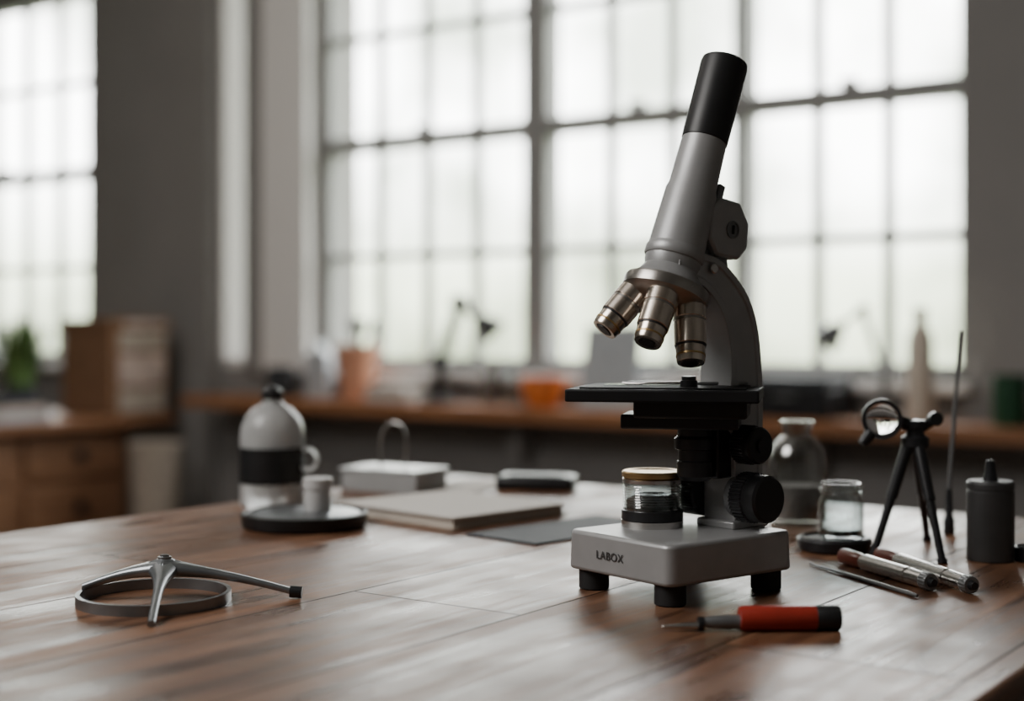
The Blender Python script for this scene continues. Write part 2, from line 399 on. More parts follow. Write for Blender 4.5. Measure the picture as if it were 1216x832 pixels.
def desk_lamp(name, u, v, s, yaw, m, t=1.0):
    e = shelf_item(name, u, v, yaw)
    lathe('base', [(0, 0), (0.075*s, 0), (0.078*s, 0.008*s), (0.07*s, 0.02*s), (0.015*s, 0.026*s), (0, 0.026*s)], m, e)
    bm = bmesh.new(); a = (0.01*s, 0, 0.16*s); b2 = (0.085*s, 0, 0.39*s); c = (0.185*s, 0, 0.315*s)
    add_rod(bm, (0, 0, 0.02*s), a, 0.016*s*t); add_rod(bm, a, b2, 0.015*s*t)
    add_rod(bm, b2, c, 0.012*s*t)
    for q in (a, b2): add_rod(bm, (q[0], -0.02*s, q[2]), (q[0], 0.02*s, q[2]), 0.024*s*t)
    finish('arm', bm, m, e)
    mt, l = axis_m((0.170*s, 0, 0.325*s), (0.235*s, 0, 0.265*s))
    lathe('shade', [(0, -0.01*s), (0.025*s, -0.01*s), (0.034*s, 0.01*s), (0.062*s, 0.075*s), (0.059*s, 0.075*s), (0.03*s, 0.012*s), (0, 0.0)], m, e, matrix=mt)
    return e
desk_lamp('desk_lamp', -3.42, 4.31, 1.0, 25, M['satin'], 1.5)
desk_lamp('desk_lamp.001', -1.64, 4.36, 0.9, 215, M['greydk'], 0.8)
e = shelf_item('orange_bowl', -2.93, 4.31)
lathe('bowl', [(0, 0), (0.05, 0), (0.055, 0.008), (0.08, 0.05), (0.085, 0.11), (0.08, 0.11), (0.074, 0.05), (0.045, 0.014), (0, 0.014)], M['orange'], e)
e = shelf_item('framed_panel', -2.67, 4.34, 8)
bm = bmesh.new(); add_box(bm, (0, 0.03, 0.15), (0.22, 0.015, 0.31), rot=Matrix.Rotation(-0.25, 4, 'X'))
finish('board', bm, M['blueg'], e, bevel=0.003)
rod('prop', (0, 0.03, 0.2), (0, 0.085, 0.003), 0.005, M['greydk'], e)
e = shelf_item('dark_instrument_case', -1.93, 4.32)
box('body', (0, 0, 0.05), (0.30, 0.2, 0.10), M['satin'], e, bevel=0.008)
box('lid', (0, 0, 0.117), (0.304, 0.204, 0.032), M['pad'], e, bevel=0.008)
tube_curve('handle', [(-0.04, -0.1, 0.07), (-0.04, -0.115, 0.07), (0.04, -0.115, 0.07), (0.04, -0.1, 0.07)], 0.005, M['greydk'], e)
e = shelf_item('tall_ceramic_bottle', -1.5, 4.27)
lathe('bottle', [(0, 0), (0.038, 0), (0.042, 0.006), (0.041, 0.24), (0.037, 0.275), (0.022, 0.300), (0.020, 0.325), (0.023, 0.328), (0.023, 0.355), (0, 0.357)], M['beige'], e)
e = shelf_item('green_enamel_mug', -1.235, 4.29)
lathe('cup', [(0, 0), (0.048, 0), (0.052, 0.01), (0.052, 0.15), (0.055, 0.153), (0.048, 0.153), (0.047, 0.012), (0, 0.012)], M['green'], e)
tube_curve('handle', [(0.05, 0, 0.12), (0.09, 0, 0.12), (0.09, 0, 0.04), (0.05, 0, 0.04)], 0.007, M['green'], e)
for k, (u, h, r, mm) in enumerate(((-3.20, 0.17, 0.035, M['glassg']), (-3.10, 0.13, 0.03, M['glass']), (-2.45, 0.1, 0.045, M['glassg']))):
    e = shelf_item('glass_beaker' if k == 0 else 'glass_beaker.%03d' % k, u, 4.36 if k < 2 else 4.3)
    lathe('vessel', [(0, 0), (r*0.95, 0), (r, 0.006), (r, h), (r*1.06, h+0.004), (r*0.95, h), (r*0.94, 0.008), (0, 0.006)], mm, e)
e = shelf_item('paper_trays', -3.65, 4.33)
for k in range(3): box('tray_%d' % (k+1), (0, 0, 0.0125+k*0.0225), (0.22-0.02*k, 0.14, 0.02 if k else 0.025), (M['whitep'], M['wicker'], M['paper'])[k], e, bevel=0.003)

# ------------------------------------------------------------------ work table
U0, U1, V0, V1 = -1.09, -0.212, -0.55, 1.385
e = root('wooden_work_table', (U0+U1)/2, (V0+V1)/2, 0, world=True)
box('top', (0, 0, TZ-0.02), (U1-U0, V1-V0, 0.04), M['table'], e, bevel=0.004, bseg=3)
for k, (sx, sy) in enumerate(((-1, -1), (1, -1), (-1, 1), (1, 1))):
    box('leg_%d' % (k+1), (sx*((U1-U0)/2-0.06), sy*((V1-V0)/2-0.06), (TZ-0.04)/2), (0.06, 0.06, TZ-0.04), M['cab'], e, bevel=0.004)
for k, s in enumerate((-1, 1)):
    box('apron_%d' % (k+1), (s*((U1-U0)/2-0.06), 0, TZ-0.08), (0.022, V1-V0-0.18, 0.08), M['cab'], e)
    box('apron_%d' % (k+3), (0, s*((V1-V0)/2-0.06), TZ-0.08), (U1-U0-0.18, 0.022, 0.08), M['cab'], e)

# ------------------------------------------------------------------ microscope
ms = root('microscope', 0.1163, 0.980, TZ, 38)
bw, bl = 0.103, 0.120
bm = bmesh.new(); bmesh.ops.create_cube(bm, size=1, matrix=Matrix.Translation((0, 0, 0.0275)) @ Matrix.Diagonal((bl, bw, 0.027, 1)))
ve = [ed for ed in bm.edges if abs(ed.verts[0].co.z-ed.verts[1].co.z) > 0.01]
bmesh.ops.bevel(bm, geom=ve, offset=0.008, segments=5, affect='EDGES', profile=0.5)
for v in bm.verts:
    if v.co.z > 0.03: v.co.x *= 0.985; v.co.y *= 0.985
finish('base', bm, M['grey'], ms, bevel=0.0025, bseg=3)
k = 0
for sx in (-1, 1):
    for sy in (-1, 1):
        k += 1
        lathe('foot_%d' % k, [(0, 0), (0.0095, 0), (0.0105, 0.001), (0.0105, 0.014), (0, 0.014)], M['blackr'], ms, loc=(sx*(bl/2-0.014), sy*(bw/2-0.014), 0), n=32)
txt = bpy.data.curves.new('nameplate_text', 'FONT'); txt.body = 'LABOX'; txt.size = 0.0078; txt.extrude = 0.00015; txt.align_x = 'CENTER'; txt.align_y = 'CENTER'
txt.space_character = 1.1
txt.materials.append(M['canister'])
to = bpy.data.objects.new('nameplate_text', txt); COL.objects.link(to); to.parent = ms
to.matrix_local = Matrix(((0, 0, -1, -bl/2-0.0002), (-1, 0, 0, 0.006), (0, 1, 0, 0.027), (0, 0, 0, 1)))
# arm
outer = catmull([(0.060, 0.10), (0.0605, 0.125), (0.0595, 0.150), (0.0555, 0.180), (0.046, 0.202), (0.030, 0.2185), (0.0163, 0.2275), (0.0, 0.2315)])
inner = catmull([(-0.020, 0.2115), (-0.004, 0.2105), (0.008, 0.204), (0.020, 0.190), (0.0275, 0.168), (0.0285, 0.150), (0.027, 0.135)])
poly = [(0.060, 0.0405)] + outer + [(-0.016, 0.2325), (-0.022, 0.226), (-0.0225, 0.2155)] + inner + [(0.027, 0.112), (0.032, 0.106), (0.032, 0.0405)]
prism('arm', poly, -0.022, 0.008, M['grey'], ms, bevel=0.0018, inset=0.0045, idepth=0.0012)
box('column_plinth', (0.045, -0.007, 0.0435), (0.036, 0.036, 0.006), M['grey'], ms, bevel=0.0015)
lathe('arm_screw', [(0, 0), (0.0035, 0), (0.0035, 0.0015), (0.0028, 0.002), (0, 0.002)], M['steel'], ms, loc=(0.010, -0.022, 0.221), rot=(math.pi/2, 0, 0), n=24)
lathe('arm_screw_small', [(0, 0), (0.002, 0), (0.002, 0.0015), (0, 0.0018)], M['black'], ms, loc=(0.045, -0.0215, 0.128), rot=(math.pi/2, 0, 0), n=16)
# inclined tube assembly
th = math.radians(19.8)
TM = Matrix.Translation((-0.0112, -0.005, 0.2270)) @ Matrix.Rotation(th, 4, 'Y')
lathe('body_tube', [(0, 0.0), (0.0202, 0.0), (0.0208, 0.001), (0.0208, 0.006), (0.0200, 0.0075), (0.0196, 0.009), (0.0180, 0.050), (0.0168, 0.054), (0.0158, 0.0885), (0, 0.0885)], M['grey'], ms, matrix=TM, n=72)
lathe('eyepiece', [(0, 0.0875), (0.0150, 0.0875), (0.0163, 0.089), (0.0168, 0.147), (0.0162, 0.150), (0.0150, 0.1508), (0.012, 0.150), (0.0115, 0.144), (0, 0.143)], M['black'], ms, matrix=TM, n=72)
lathe('eyepiece_lens', [(0, 0.1455), (0.006, 0.145), (0.0112, 0.144), (0.0112, 0.143), (0, 0.143)], M['glassg'], ms, matrix=TM, n=40)
lathe('nosepiece_mount', [(0, 0.001), (0.0195, 0.001), (0.0195, -0.003), (0.0185, -0.007), (0.0215, -0.012), (0.0250, -0.0155), (0.0255, -0.018), (0, -0.018)], M['grey'], ms, matrix=TM, n=64)
NM = TM @ Matrix.Translation((0.001, 0, -0.0175)) @ Matrix.Rotation(math.radians(3), 4, 'Y')
lathe('nosepiece_turret', [(0, 0.0), (0.0262, 0.0), (0.0295, -0.001), (0.0300, -0.0025), (0.0300, -0.0085), (0.0285, -0.0105), (0.0260, -0.0135), (0.018, -0.0175), (0, -0.0185)], M['turret'], ms, matrix=NM, n=64)
k = 0
for psi, tilt in ((189, 22), (263, 13), (333, 18)):
    az = math.radians(psi-38); k += 1
    OM = NM @ Matrix.Translation((0.0188*math.cos(az), 0.0188*math.sin(az), -0.0105)) @ Matrix.Rotation(az, 4, 'Z') @ Matrix.Rotation(math.radians(-tilt), 4, 'Y') @ Matrix.Rotation(math.pi, 4, 'X')
    Ln = (0.038, 0.042, 0.0435)[k-1]; h = Ln
    lathe('objective_%d' % k, [(0, -0.003), (0.0088, -0.003), (0.0088, 0.0035), (0.0112, 0.004), (0.0112, 0.0125), (0.0105, 0.0130), (0.0105, 0.0145), (0.0110, 0.0150), (0.0108, h-0.0125), (0.0100, h-0.012), (0.0094, h-0.001), (0.0089, h), (0.0062, h), (0.0057, h-0.001), (0, h-0.001)], M['nickel'], ms, matrix=OM, n=48)
    lathe('objective_band_%d' % k, [(0.0, h-0.0122), (0.0103, h-0.0122), (0.0102, h-0.0108), (0.0, h-0.0108)], M['black'], ms, matrix=OM, n=48)
    lathe('objective_ring_%d' % k, [(0.0, h-0.0055), (0.00995, h-0.0055), (0.0099, h-0.0042), (0.0, h-0.0042)], M['brass'], ms, matrix=OM, n=48)
    lathe('objective_groove_%d' % k, [(0.0, 0.0127), (0.0107, 0.0127), (0.0107, 0.0147), (0.0, 0.0147)], M['turret'], ms, matrix=OM, n=48)
    lathe('objective_tip_%d' % k, [(0, h-0.0008), (0.0055, h-0.0008), (0.0050, h+0.0006), (0, h+0.0006)], M['black'], ms, matrix=OM, n=32)
# tube carrier with octagonal hub
box('tube_back_plate', (0.0, 0, 0), (0.006, 0.018, 0.055), M['greydk'], ms, bevel=0.001)
bpy.data.objects['tube_back_plate'].matrix_local = TM @ Matrix.Translation((0.0195, 0, 0.036))
oc = [(0.0185, 0.006), (0.0185, -0.010), (0.011, -0.0185), (-0.010, -0.0185), (-0.017, -0.008), (-0.017, 0.012), (-0.008, 0.0195), (0.009, 0.0185)]
oc = [(a*1.08, b*1.08) for a, b in oc]
hub = prism('pivot_hub', oc, -0.0165, 0.013, M['grey'], ms, bevel=0.0022)
HM = Matrix.Translation((0.0290, -0.003, 0.2490)) @ Matrix.Rotation(math.radians(6), 4, 'Y')
hub.matrix_local = HM
lathe('hub_cap', [(0, 0), (0.0062, 0), (0.0062, 0.001), (0.005, 0.0012), (0.005, 0.0006), (0, 0.0006)], M['greydk'], ms, matrix=HM @ Matrix.Translation((0.003, -0.0163, 0)) @ Matrix.Rotation(math.pi/2, 4, 'X'), n=32)
box('hub_cap_mark', (0, 0, 0), (0.0016, 0.0012, 0.006), M['black'], ms); bpy.data.objects['hub_cap_mark'].matrix_local = HM @ Matrix.Translation((0.003, -0.0172, 0))
prism('hub_link', [(-0.010, -0.004), (0.012, -0.004), (0.009, 0.012), (-0.004, 0.014)], -0.014, 0.008, M['greydk'], ms, bevel=0.0012).matrix_local = Matrix.Translation((0.022, 0, 0.2265))
def KM(x, z, y=-0.022): return Matrix.Translation((x, y, z)) @ Matrix.Rotation(math.pi/2, 4, 'X')
lathe('coarse_collar', [(0, -0.002), (0.0145, -0.002), (0.0145, 0.004), (0, 0.004)], M['greydk'], ms, matrix=KM(0.0365, 0.0635), n=48)
knurl('coarse_focus_knob', 0.0175, 0.004, 0.016, 40, 0.0010, M['satin'], ms, KM(0.0365, 0.0635))
lathe('coarse_knob_cap', [(0, 0.015), (0.0158, 0.015), (0.0163, 0.016), (0.0163, 0.026), (0.0145, 0.0278), (0, 0.0283)], M['black'], ms, matrix=KM(0.0365, 0.0635), n=64)
knurl('fine_focus_knob', 0.0137, 0.0, 0.012, 34, 0.0009, M['satin'], ms, KM(0.038, 0.0995))
lathe('fine_knob_cap', [(0, 0.011), (0.0125, 0.011), (0.0128, 0.012), (0.0128, 0.017), (0.0115, 0.0185), (0, 0.019)], M['black'], ms, matrix=KM(0.038, 0.0995), n=64)
lathe('fine_knob_button', [(0, 0.0185), (0.005, 0.0185), (0.005, 0.0205), (0, 0.021)], M['satin'], ms, matrix=KM(0.038, 0.0995), n=32)
BK = Matrix.Translation((0.0365, 0.008, 0.0635)) @ Matrix.Rotation(-math.pi/2, 4, 'X')
knurl('coarse_focus_knob_far', 0.0172, 0.0, 0.022, 44, 0.0008, M['satin'], ms, BK)
# stage
sy = math.radians(-50)
SM = Matrix.Translation((-0.0065, 0.0059, 0)) @ Matrix.Rotation(sy, 4, 'Z')
def sbox(name, c, d, m, bevel=0.0008):
    o = box(name, (0, 0, 0), d, m, ms, bevel=bevel); o.matrix_local = SM @ Matrix.Translation(c); return o
sbox('stage_plate', (0, 0, 0.1350), (0.129, 0.088, 0.0085), M['matte'], 0.0012)
sbox('stage_top_plate', (0.0, 0.002, 0.1398), (0.112, 0.074, 0.0014), M['matte'])
sbox('glass_slide', (-0.012, -0.004, 0.1410), (0.060, 0.022, 0.0011), M['glass'], 0)
sbox('stage_slide_guide', (0.012, 0.020, 0.1415), (0.085, 0.008, 0.0025), M['greydk'])
lathe('stage_clip_screw', [(0, 0), (0.006, 0), (0.006, 0.0045), (0.0050, 0.005), (0.0050, 0.0075), (0, 0.008)], M['satin'], ms, matrix=SM @ Matrix.Translation((0.016, -0.012, 0.140)), n=32)
tube_curve('stage_clip', [(0.018, -0.012, 0.1432), (-0.004, -0.016, 0.1430), (-0.022, -0.012, 0.1420), (-0.03, -0.008, 0.1425)], 0.0008, M['steel'], ms).matrix_local = SM
sbox('stage_under_carriage', (0.018, 0.0, 0.1255), (0.076, 0.06, 0.012), M['black'], 0.0015)
sbox('stage_lower_carriage', (0.010, 0.0, 0.1165), (0.080, 0.042, 0.010), M['satin'], 0.0015)
lathe('condenser', [(0, 0.075), (0.0095, 0.075), (0.0125, 0.078), (0.0125, 0.088), (0.0115, 0.089), (0.0115, 0.096), (0.0142, 0.097), (0.0142, 0.104), (0.012, 0.106), (0.012, 0.113), (0, 0.113)], M['satin'], ms, loc=(0.0085, -0.006, 0), n=48)
box('condenser_rack', (0.0265, -0.007, 0.100), (0.016, 0.022, 0.048), M['black'], ms, bevel=0.0015)

# specimen jar standing on the microscope base
e = root('specimen_jar', 0.0990, 0.9985, TZ+0.041, 0)
e.scale = (1.06, 1.06, 1.0)
prof = [(0, 0), (0.0185, 0), (0.0195, 0.001)] 
for i in range(9):
    z = 0.0135+i*0.0018; prof += [(0.0192, z), (0.0198, z+0.0009)]
prof += [(0.0188, 0.031), (0.0188, 0.034), (0.0178, 0.034), (0.0178, 0.002), (0, 0.002)]
lathe('glass_body', prof, M['glass'], e)
lathe('dark_base_ring', [(0.0190, 0.0048), (0.0205, 0.005), (0.0205, 0.0115), (0.0190, 0.012)], M['satin'], e, closed=True)
lathe('steel_base_ring', [(0.0190, 0.0), (0.0207, 0.0), (0.0207, 0.0045), (0.0190, 0.0048)], M['steel'], e, closed=True)
lathe('specimen', [(0, 0.0022), (0.0174, 0.0022), (0.0174, 0.019), (0.012, 0.0225), (0.005, 0.020), (0, 0.021)], M['liquid'], e)
lathe('brass_lid', [(0, 0.034), (0.0190, 0.034), (0.0202, 0.0348), (0.0202, 0.0380), (0.0192, 0.0390), (0.0165, 0.0390), (0.0155, 0.0384), (0, 0.0384)], M['brass'], e)
lathe('lid_ring', [(0.0188, 0.0305), (0.0200, 0.031), (0.0200, 0.0335), (0.0188, 0.034)], M['steel'], e, closed=True)

# ------------------------------------------------------------------ three-legged star stand on a ring, left front
e = root('ring_clamp_stand', -0.236, 0.933, TZ, 0)
lathe('ring', [(0.0470, 0.0), (0.0500, 0.0), (0.0500, 0.0070), (0.0470, 0.0070)], M['iron'], e, n=96, closed=True)
hx, hy = 0.004, 0.012
bm = bmesh.new()
def blade(tip, zt, z0=0.0205, wt=0.0026):
    a = Vector((hx, hy)); b2 = Vector(tip); d = (b2-a); Ld = d.length; d.normalize(); s = Vector((-d.y, d.x)); prev = None; K = 22
    for k in range(K+1):
        t = k/K; q = a + d*Ld*t; r = Ld*t
        w = wt + 0.0100*math.exp(-(r/0.022)**1.3)
        hgt = 0.0019 + 0.0042*math.exp(-r/0.030)
        z = z0*(1-t)+zt*t + 0.0022*math.sin(math.pi*t)
        cur = []
        for j in range(10):
            an = 2*math.pi*j/10; c, sn = math.cos(an), math.sin(an)
            cx = abs(c)**0.7*(1 if c >= 0 else -1)*w; cz = sn*hgt
            cur.append(bm.verts.new((q.x+s.x*cx, q.y+s.y*cx, z+cz)))
        if prev:
            for j in range(10): bm.faces.new((prev[j], prev[(j+1) % 10], cur[(j+1) % 10], cur[j]))
        else: bm.faces.new(cur)
        prev = cur
    bm.faces.new(list(reversed(prev)))
blade((-0.0490, 0.006), 0.0085)
blade((0.0185, -0.080), 0.0021)
blade((0.0900, 0.0105), 0.0048, wt=0.0028)
finish('star_legs', bm, M['iron'], e, sharp=1.2)
rod('leg_tip', (0.088, 0.0106, 0.0048), (0.096, 0.0105, 0.0042), 0.0040, M['satin'], e)
lathe('hub', [(0, 0.016), (0.009, 0.018), (0.0090, 0.0230), (0.0065, 0.0258), (0.0045, 0.0265), (0.0045, 0.0278), (0.003, 0.0283), (0.003, 0.0292), (0, 0.0295)], M['iron'], e, loc=(hx, hy, 0))

# round dish with white pot
e = root('round_instrument_dish', -0.189, 1.289, TZ, 0)
lathe('dish', [(0, 0), (0.053, 0), (0.056, 0.002), (0.0575, 0.010), (0.0575, 0.013), (0.0555, 0.0135), (0.053, 0.011), (0, 0.010)], M['black'], e, n=72)
lathe('metal_plate', [(0, 0.010), (0.048, 0.0105), (0.050, 0.0125), (0.047, 0.0135), (0, 0.0135)], M['iron'], e, n=72)
e = root('small_white_pot', -0.178, 1.296, TZ+0.0135, 0)
lathe('pot', [(0, 0), (0.0115, 0), (0.012, 0.001), (0.012, 0.020), (0.0135, 0.021), (0.0135, 0.029), (0.0125, 0.030), (0, 0.0305)], M['whitep'], e)
e = root('reagent_bottle', -0.244, 1.44, TZ, 0)
lathe('body', [(0, 0), (0.030, 0), (0.0325, 0.003), (0.0325, 0.070), (0.0315, 0.080), (0.0275, 0.090), (0.0205, 0.098), (0.0120, 0.103), (0.0095, 0.106), (0.0095, 0.110), (0, 0.110)], M['plastic'], e, n=56)
lathe('dark_label_band', [(0.0325, 0.024), (0.0335, 0.024), (0.0335, 0.060), (0.0325, 0.060)], M['black'], e, n=56, closed=True)
lathe('cap', [(0, 0.108), (0.0105, 0.108), (0.011, 0.110), (0.0105, 0.117), (0.006, 0.119), (0.004, 0.122), (0, 0.122)], M['satin'], e)
torus('side_loop', 0.0105, 0.0022, M['plastic'], e, loc=(0.0375, -0.010, 0.048), rot=(math.radians(80), 0, -0.2))
e = root('glass_slide_tray', -0.132, 1.585, TZ, -30)
bm = bmesh.new(); add_box(bm, (0, 0, 0.003), (0.100, 0.062, 0.006))
for s in (-1, 1): add_box(bm, (0, s*0.0295, 0.013), (0.100, 0.003, 0.018)); add_box(bm, (s*0.0485, 0, 0.013), (0.003, 0.056, 0.018))
finish('tray', bm, M['plastic'], e, bevel=0.0008)
box('tray_lid', (0, 0, 0.0236), (0.106, 0.066, 0.003), M['plastic'], e, bevel=0.001)
box('slides', (0.0, 0.0, 0.012), (0.08, 0.045, 0.008), M['paper'], e)
tube_curve('wire_loop', [(-0.018, 0, 0.025), (-0.021, 0, 0.055), (-0.012, 0, 0.072), (0.0, 0, 0.076), (0.012, 0, 0.072), (0.018, 0, 0.055), (0.014, 0, 0.025)], 0.0013, M['steel'], e)
e = root('notebook', -0.058, 1.372, TZ, 45)
bx, by = 0.150, 0.165
box('cover_bottom', (0, 0, 0.001), (bx, by, 0.002), M['wicker'], e, bevel=0.0006)
box('pages', (0, 0, 0.006), (bx-0.006, by-0.006, 0.008), M['papere'], e)
box('cover_top', (0, 0, 0.0108), (bx, by, 0.0016), M['paper'], e, bevel=0.0006)
box('spine', (0, by/2, 0.0058), (bx, 0.0025, 0.0116), M['wicker'], e, bevel=0.0006)
e = root('dark_writing_pad', 0.050, 1.262, TZ, 45)
box('pad', (0, 0, 0.001), (0.17, 0.085, 0.002), M['pad'], e, bevel=0.0006)
e = root('black_pocket_device', 0.028, 1.59, TZ, -12)
box('body', (0, 0, 0.008), (0.088, 0.05, 0.016), M['satin'], e, bevel=0.006, bseg=4)
box('screen', (0.0, 0, 0.0163), (0.06, 0.034, 0.001), M['black'], e)
e = root('paper_sheet', -0.045, 1.615, TZ, -35)
box('sheet', (0, 0, 0.0008), (0.075, 0.10, 0.0016), M['paper'], e)

# ------------------------------------------------------------------ right hand cluster
e = root('glass_reagent_bottle', 0.263, 1.305, TZ, 0)
lathe('glass', [(0, 0), (0.023, 0), (0.0265, 0.003), (0.0265, 0.060), (0.024, 0.070), (0.0165, 0.079), (0.0135, 0.082), (0.0135, 0.089), (0.0155, 0.090), (0.0155, 0.095), (0.0125, 0.095), (0.0115, 0.082), (0.0225, 0.068), (0.0250, 0.060), (0.0250, 0.005), (0.021, 0.003), (0, 0.003)], M['glassg'], e)
lathe('contents', [(0, 0.0032), (0.0245, 0.006), (0.0245, 0.036), (0, 0.036)], mat('pale_powder', (0.30, 0.29, 0.28), 0.8, var=0.2, scale=300), e)
e = root('black_lens_dish', 0.262, 1.150, TZ, 0)
lathe('dish', [(0, 0), (0.027, 0), (0.0295, 0.002), (0.030, 0.009), (0.028, 0.0115), (0.025, 0.012), (0.023, 0.010), (0, 0.010)], M['satin'], e, n=56)
e = root('glass_jar', 0.268, 1.153, TZ+0.0102, 0)
lathe('glass', [(0, 0), (0.0165, 0), (0.0185, 0.002), (0.0185, 0.028), (0.0155, 0.034), (0.0155, 0.036), (0.0175, 0.037), (0.0175, 0.040), (0.0158, 0.041), (0.0158, 0.0445), (0.0145, 0.0445), (0.0142, 0.034), (0.0172, 0.028), (0.0172, 0.003), (0, 0.002)], M['glass'], e)
lathe('crystals', [(0, 0.0022), (0.0168, 0.0025), (0.0168, 0.007), (0, 0.0095)], M['liquid'], e)

# mini tripod with magnifier
e = root('mini_tripod_magnifier', 0.322, 1.130, TZ, 0)
bm = bmesh.new()
for (x, y) in ((-0.034, -0.006), (0.008, -0.044), (0.030, 0.070)):
    d = Vector((x, y, 0)).normalized()*0.006
    p0 = Vector((d.x, d.y, 0.088)); p1 = Vector((x, y, 0.003)); mid = p0.lerp(p1, 0.5)
    add_rod(bm, p0, mid, 0.0048, 0.0045); add_rod(bm, mid, p1, 0.0036, 0.0030)
    add_rod(bm, p1, (x*1.03, y*1.03, 0.0), 0.004, 0.004)
finish('legs', bm, M['satin'], e)
lathe('crown', [(0, 0.080), (0.007, 0.081), (0.0110, 0.086), (0.0110, 0.093), (0.007, 0.096), (0.007, 0.100), (0.009, 0.101), (0.009, 0.107), (0, 0.108)], M['satin'], e)
bm = bmesh.new()
add_rod(bm, (0, 0, 0.102), (-0.014, -0.002, 0.106), 0.0052); add_rod(bm, (0.004, 0, 0.100), (0.016, 0, 0.108), 0.0040); add_rod(bm, (0.016, -0.004, 0.108), (0.016, 0.004, 0.108), 0.0055)
add_rod(bm, (-0.036, -0.002, 0.097), (-0.043, -0.002, 0.088), 0.0050, 0.0038)
finish('clamp', bm, M['satin'], e)
rt = (math.radians(90), 0, math.radians(-14))
lathe('lens_housing', [(0.0128, 0.004), (0.0155, 0.0045), (0.0160, 0.003), (0.0160, -0.003), (0.0155, -0.0045), (0.0128, -0.004)], M['satin'], e, loc=(-0.027, -0.002, 0.108), rot=rt, closed=True)
arc = [(0.0128*math.sin(t*math.pi/16), 0.0012+0.0030*math.cos(t*math.pi/16)) for t in range(9)]
arc2 = [(r, -z) for r, z in reversed(arc)]
lathe('lens', arc + arc2, M['lens'], e, loc=(-0.027, -0.002, 0.108), rot=rt, sharp=3)

e = root('dissecting_probe_stand', 0.383, 1.24, TZ, 0)
lathe('foot', [(0, 0), (0.0045, 0), (0.005, 0.001), (0.005, 0.012), (0.0035, 0.016), (0.0028, 0.036), (0.002, 0.040), (0, 0.040)], M['satin'], e, n=24)
rod('probe', (0, 0, 0.038), (0.010, 0, 0.178), 0.0020, M['greydk'], e, r2=0.0016)
e = root('metal_canister', 0.372, 1.100, TZ, 0)
lathe('body', [(0, 0), (0.017, 0), (0.018, 0.001), (0.018, 0.054), (0.0175, 0.0545), (0.0175, 0.0555), (0.018, 0.056), (0.018, 0.060), (0.0165, 0.062), (0, 0.062)], M['canister'], e)
lathe('nozzle', [(0, 0.0615), (0.006, 0.0615), (0.0045, 0.068), (0.0035, 0.077), (0.0025, 0.078), (0, 0.078)], M['satin'], e, n=24)
e = root('lens_cap', 0.402, 1.095, TZ, 0)
lathe('cap', [(0, 0), (0.012, 0), (0.0125, 0.001), (0.0125, 0.011), (0.011, 0.012), (0.0105, 0.0105), (0, 0.0105)], M['satin'], e)

def tool(name, p, q, r):
    L = (Vector(q)-Vector(p)).length
    a = math.degrees(math.atan2(q[1]-p[1], q[0]-p[0]))
    e = root(name, p[0], p[1], TZ+r, a)
    R = Matrix.Rotation(math.pi/2, 4, 'Y')
    lathe('handle_end', [(0, 0), (r*0.6, 0.0004), (r*0.95, 0.003), (r*1.0, 0.008), (r*0.95, 0.026), (r*0.78, 0.032), (0, 0.032)], M['dred'], e, matrix=R, n=32)
    lathe('barrel', [(0, 0.030), (r*0.8, 0.030), (r*0.8, 0.034), (r*0.98, 0.035), (r*0.98, L*0.74), (r*0.85, L*0.745), (r*0.85, L*0.76), (r*0.98, L*0.765), (r*0.92, L-0.012), (0, L-0.012)], M['steel'], e, matrix=R, n=32)
    knurl('collar', r*0.99, L-0.013, L-0.004, 16, 0.0003, M['greydk'], e, R)
    lathe('tip', [(0, L-0.004), (r*0.55, L-0.004), (r*0.4, L), (0, L)], M['satin'], e, matrix=R, n=24)
tool('dissecting_tool', (0.253, 1.085), (0.2885, 0.966), 0.0062)
tool('dissecting_tool.001', (0.283, 1.092), (0.3125, 0.955), 0.0062)
e = root('dissecting_needle', 0.226, 1.076, TZ+0.0016, math.degrees(math.atan2(0.942-1.076, 0.272-0.226)))
lathe('needle', [(0, 0), (0.0007, 0.001), (0.0012, 0.045), (0.0016, 0.05), (0.0016, 0.13), (0.001, 0.138), (0, 0.138)], M['greydk'], e, matrix=Matrix.Rotation(math.pi/2, 4, 'Y'), n=20)

e = root('red_engraving_pen', 0.196, 0.845, TZ+0.0075, 180+2)
R = Matrix.Rotation(math.pi/2, 4, 'Y')
lathe('cap', [(0, 0), (0.0068, 0.0003), (0.0075, 0.0012), (0.0075, 0.0145), (0.0072, 0.015), (0, 0.015)], M['black'], e, matrix=R, n=40)
lathe('body', [(0, 0.0148), (0.0073, 0.0148), (0.0075, 0.0155), (0.0075, 0.058), (0.0068, 0.0605), (0, 0.0605)], M['red'], e, matrix=R, n=40)
lathe('grip', [(0, 0.060), (0.0045, 0.060), (0.0040, 0.064), (0.0044, 0.067), (0.0036, 0.078), (0.0026, 0.083), (0, 0.083)], M['greydk'], e, matrix=Matrix.Translation((0, 0, -0.0022)) @ R, n=32)
lathe('grip_ring', [(0, 0.082), (0.0042, 0.082), (0.0042, 0.0855), (0, 0.0855)], M['satin'], e, matrix=Matrix.Translation((0, 0, -0.003)) @ R, n=32)
lathe('nib', [(0, 0.085), (0.0024, 0.085), (0.0020, 0.095), (0.0008, 0.106), (0, 0.108)], M['steel'], e, matrix=Matrix.Translation((0, 0, -0.0045)) @ R, n=24)

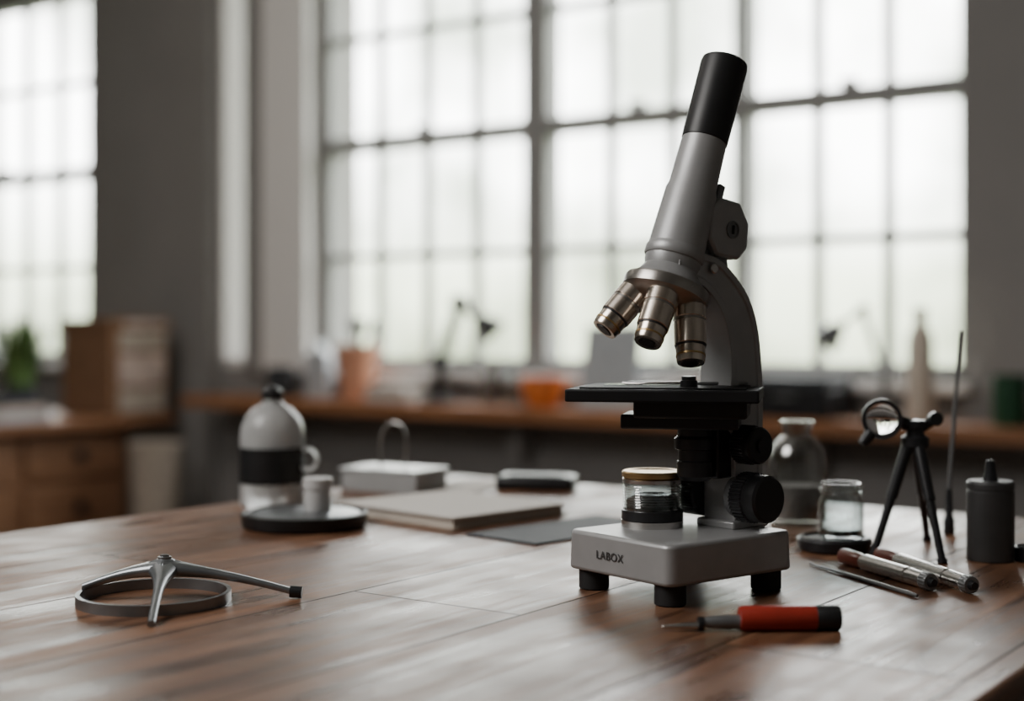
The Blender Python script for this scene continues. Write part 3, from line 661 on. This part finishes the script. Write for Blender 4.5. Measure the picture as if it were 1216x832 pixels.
# ------------------------------------------------------------------ world
w = bpy.data.worlds.new('overcast_sky'); S.world = w; w.use_nodes = True
nt = w.node_tree; N = nt.nodes.new; L = nt.links.new; bg = nt.nodes['Background']
tc = N('ShaderNodeTexCoord'); sp = N('ShaderNodeSeparateXYZ'); L(tc.outputs['Generated'], sp.inputs[0])
rp = N('ShaderNodeValToRGB'); mr = N('ShaderNodeMapRange'); mr.inputs['From Min'].default_value = -0.25; mr.inputs['From Max'].default_value = 0.35
L(sp.outputs['Z'], mr.inputs[0]); L(mr.outputs[0], rp.inputs[0])
cr = rp.color_ramp
cr.elements[0].position = 0.0; cr.elements[0].color = (0.22, 0.25, 0.18, 1)
cr.elements[1].position = 1.0; cr.elements[1].color = (1, 1, 1, 1)
for p, c in ((0.38, (0.24, 0.265, 0.19, 1)), (0.48, (0.36, 0.39, 0.30, 1)), (0.60, (0.90, 0.91, 0.89, 1))):
    x = cr.elements.new(p); x.color = c
nz = N('ShaderNodeTexNoise'); nz.inputs['Scale'].default_value = 8; nz.inputs['Detail'].default_value = 4; L(tc.outputs['Generated'], nz.inputs['Vector'])
r2 = N('ShaderNodeValToRGB'); r2.color_ramp.elements[0].position = 0.38; r2.color_ramp.elements[0].color = (0.32, 0.345, 0.30, 1); r2.color_ramp.elements[1].position = 0.58; r2.color_ramp.elements[1].color = (1, 1, 1, 1)
L(nz.outputs['Fac'], r2.inputs[0])
mx = N('ShaderNodeMixRGB'); mx.blend_type = 'MULTIPLY'; mx.inputs[0].default_value = 1; L(rp.outputs[0], mx.inputs[1]); L(r2.outputs[0], mx.inputs[2])
L(mx.outputs[0], bg.inputs['Color']); bg.inputs['Strength'].default_value = 10.5

def area(name, loc, rot, sx, sy, power, portal=False, col=(1, 1, 1)):
    l = bpy.data.lights.new(name, 'AREA'); l.shape = 'RECTANGLE'; l.size = sx; l.size_y = sy; l.energy = power; l.color = col
    o = bpy.data.objects.new(name, l); COL.objects.link(o); o.location = loc; o.rotation_euler = rot
    if portal: l.cycles.is_portal = True
    return o
area('window_portal', ((W1[0]+W1[1])/2, VF+0.26, (SILL+HEAD)/2), (-math.pi/2, 0, 0), W1[1]-W1[0], HEAD-SILL, 1, True)
area('window_portal.001', ((W2[0]+W2[1])/2, VF+0.26, (SILL+HEAD)/2), (-math.pi/2, 0, 0), W2[1]-W2[0], HEAD-SILL, 1, True)
area('window_portal.002', ((W3[0]+W3[1])/2, VF+0.26, (SILL+HEAD)/2), (-math.pi/2, 0, 0), W3[1]-W3[0], HEAD-SILL, 1, True)
l1 = area('fill_softlight', (-1.75, -0.75, 2.85), (0, 0, 0), 1.5, 1.5, 56, col=(1, 0.97, 0.935))  # added soft fill from camera left for the microscope, no real fitting
d = Vector((-0.55, 1.1, 0.85)) - l1.location
l1.rotation_euler = d.to_track_quat('-Z', 'Y').to_euler()
l2 = area('fill_softlight.001', (-3.4, 2.0, 3.05), (0, 0, 0), 1.4, 1.4, 24, col=(1, 0.93, 0.86))  # second added fill, unseen, lifts the dim shelf and cabinet end
d = Vector((-3.9, 4.2, 0.2)) - l2.location
l2.rotation_euler = d.to_track_quat('-Z', 'Y').to_euler()

# ------------------------------------------------------------------ camera
cd = bpy.data.cameras.new('camera'); cam = bpy.data.objects.new('camera', cd); COL.objects.link(cam); S.camera = cam
cam.location = (0, 0, CAMZ); cam.rotation_euler = (math.pi/2, 0, YAW)
cd.sensor_width = 36; cd.lens = 36*1680/1216; cd.shift_y = -26/1216; cd.clip_start = 0.05
cd.dof.use_dof = True; cd.dof.focus_distance = 0.955; cd.dof.aperture_fstop = 3.1; cd.dof.aperture_blades = 0
S.view_settings.view_transform = 'AgX'
S.view_settings.look = 'None'
S.view_settings.exposure = 0.55
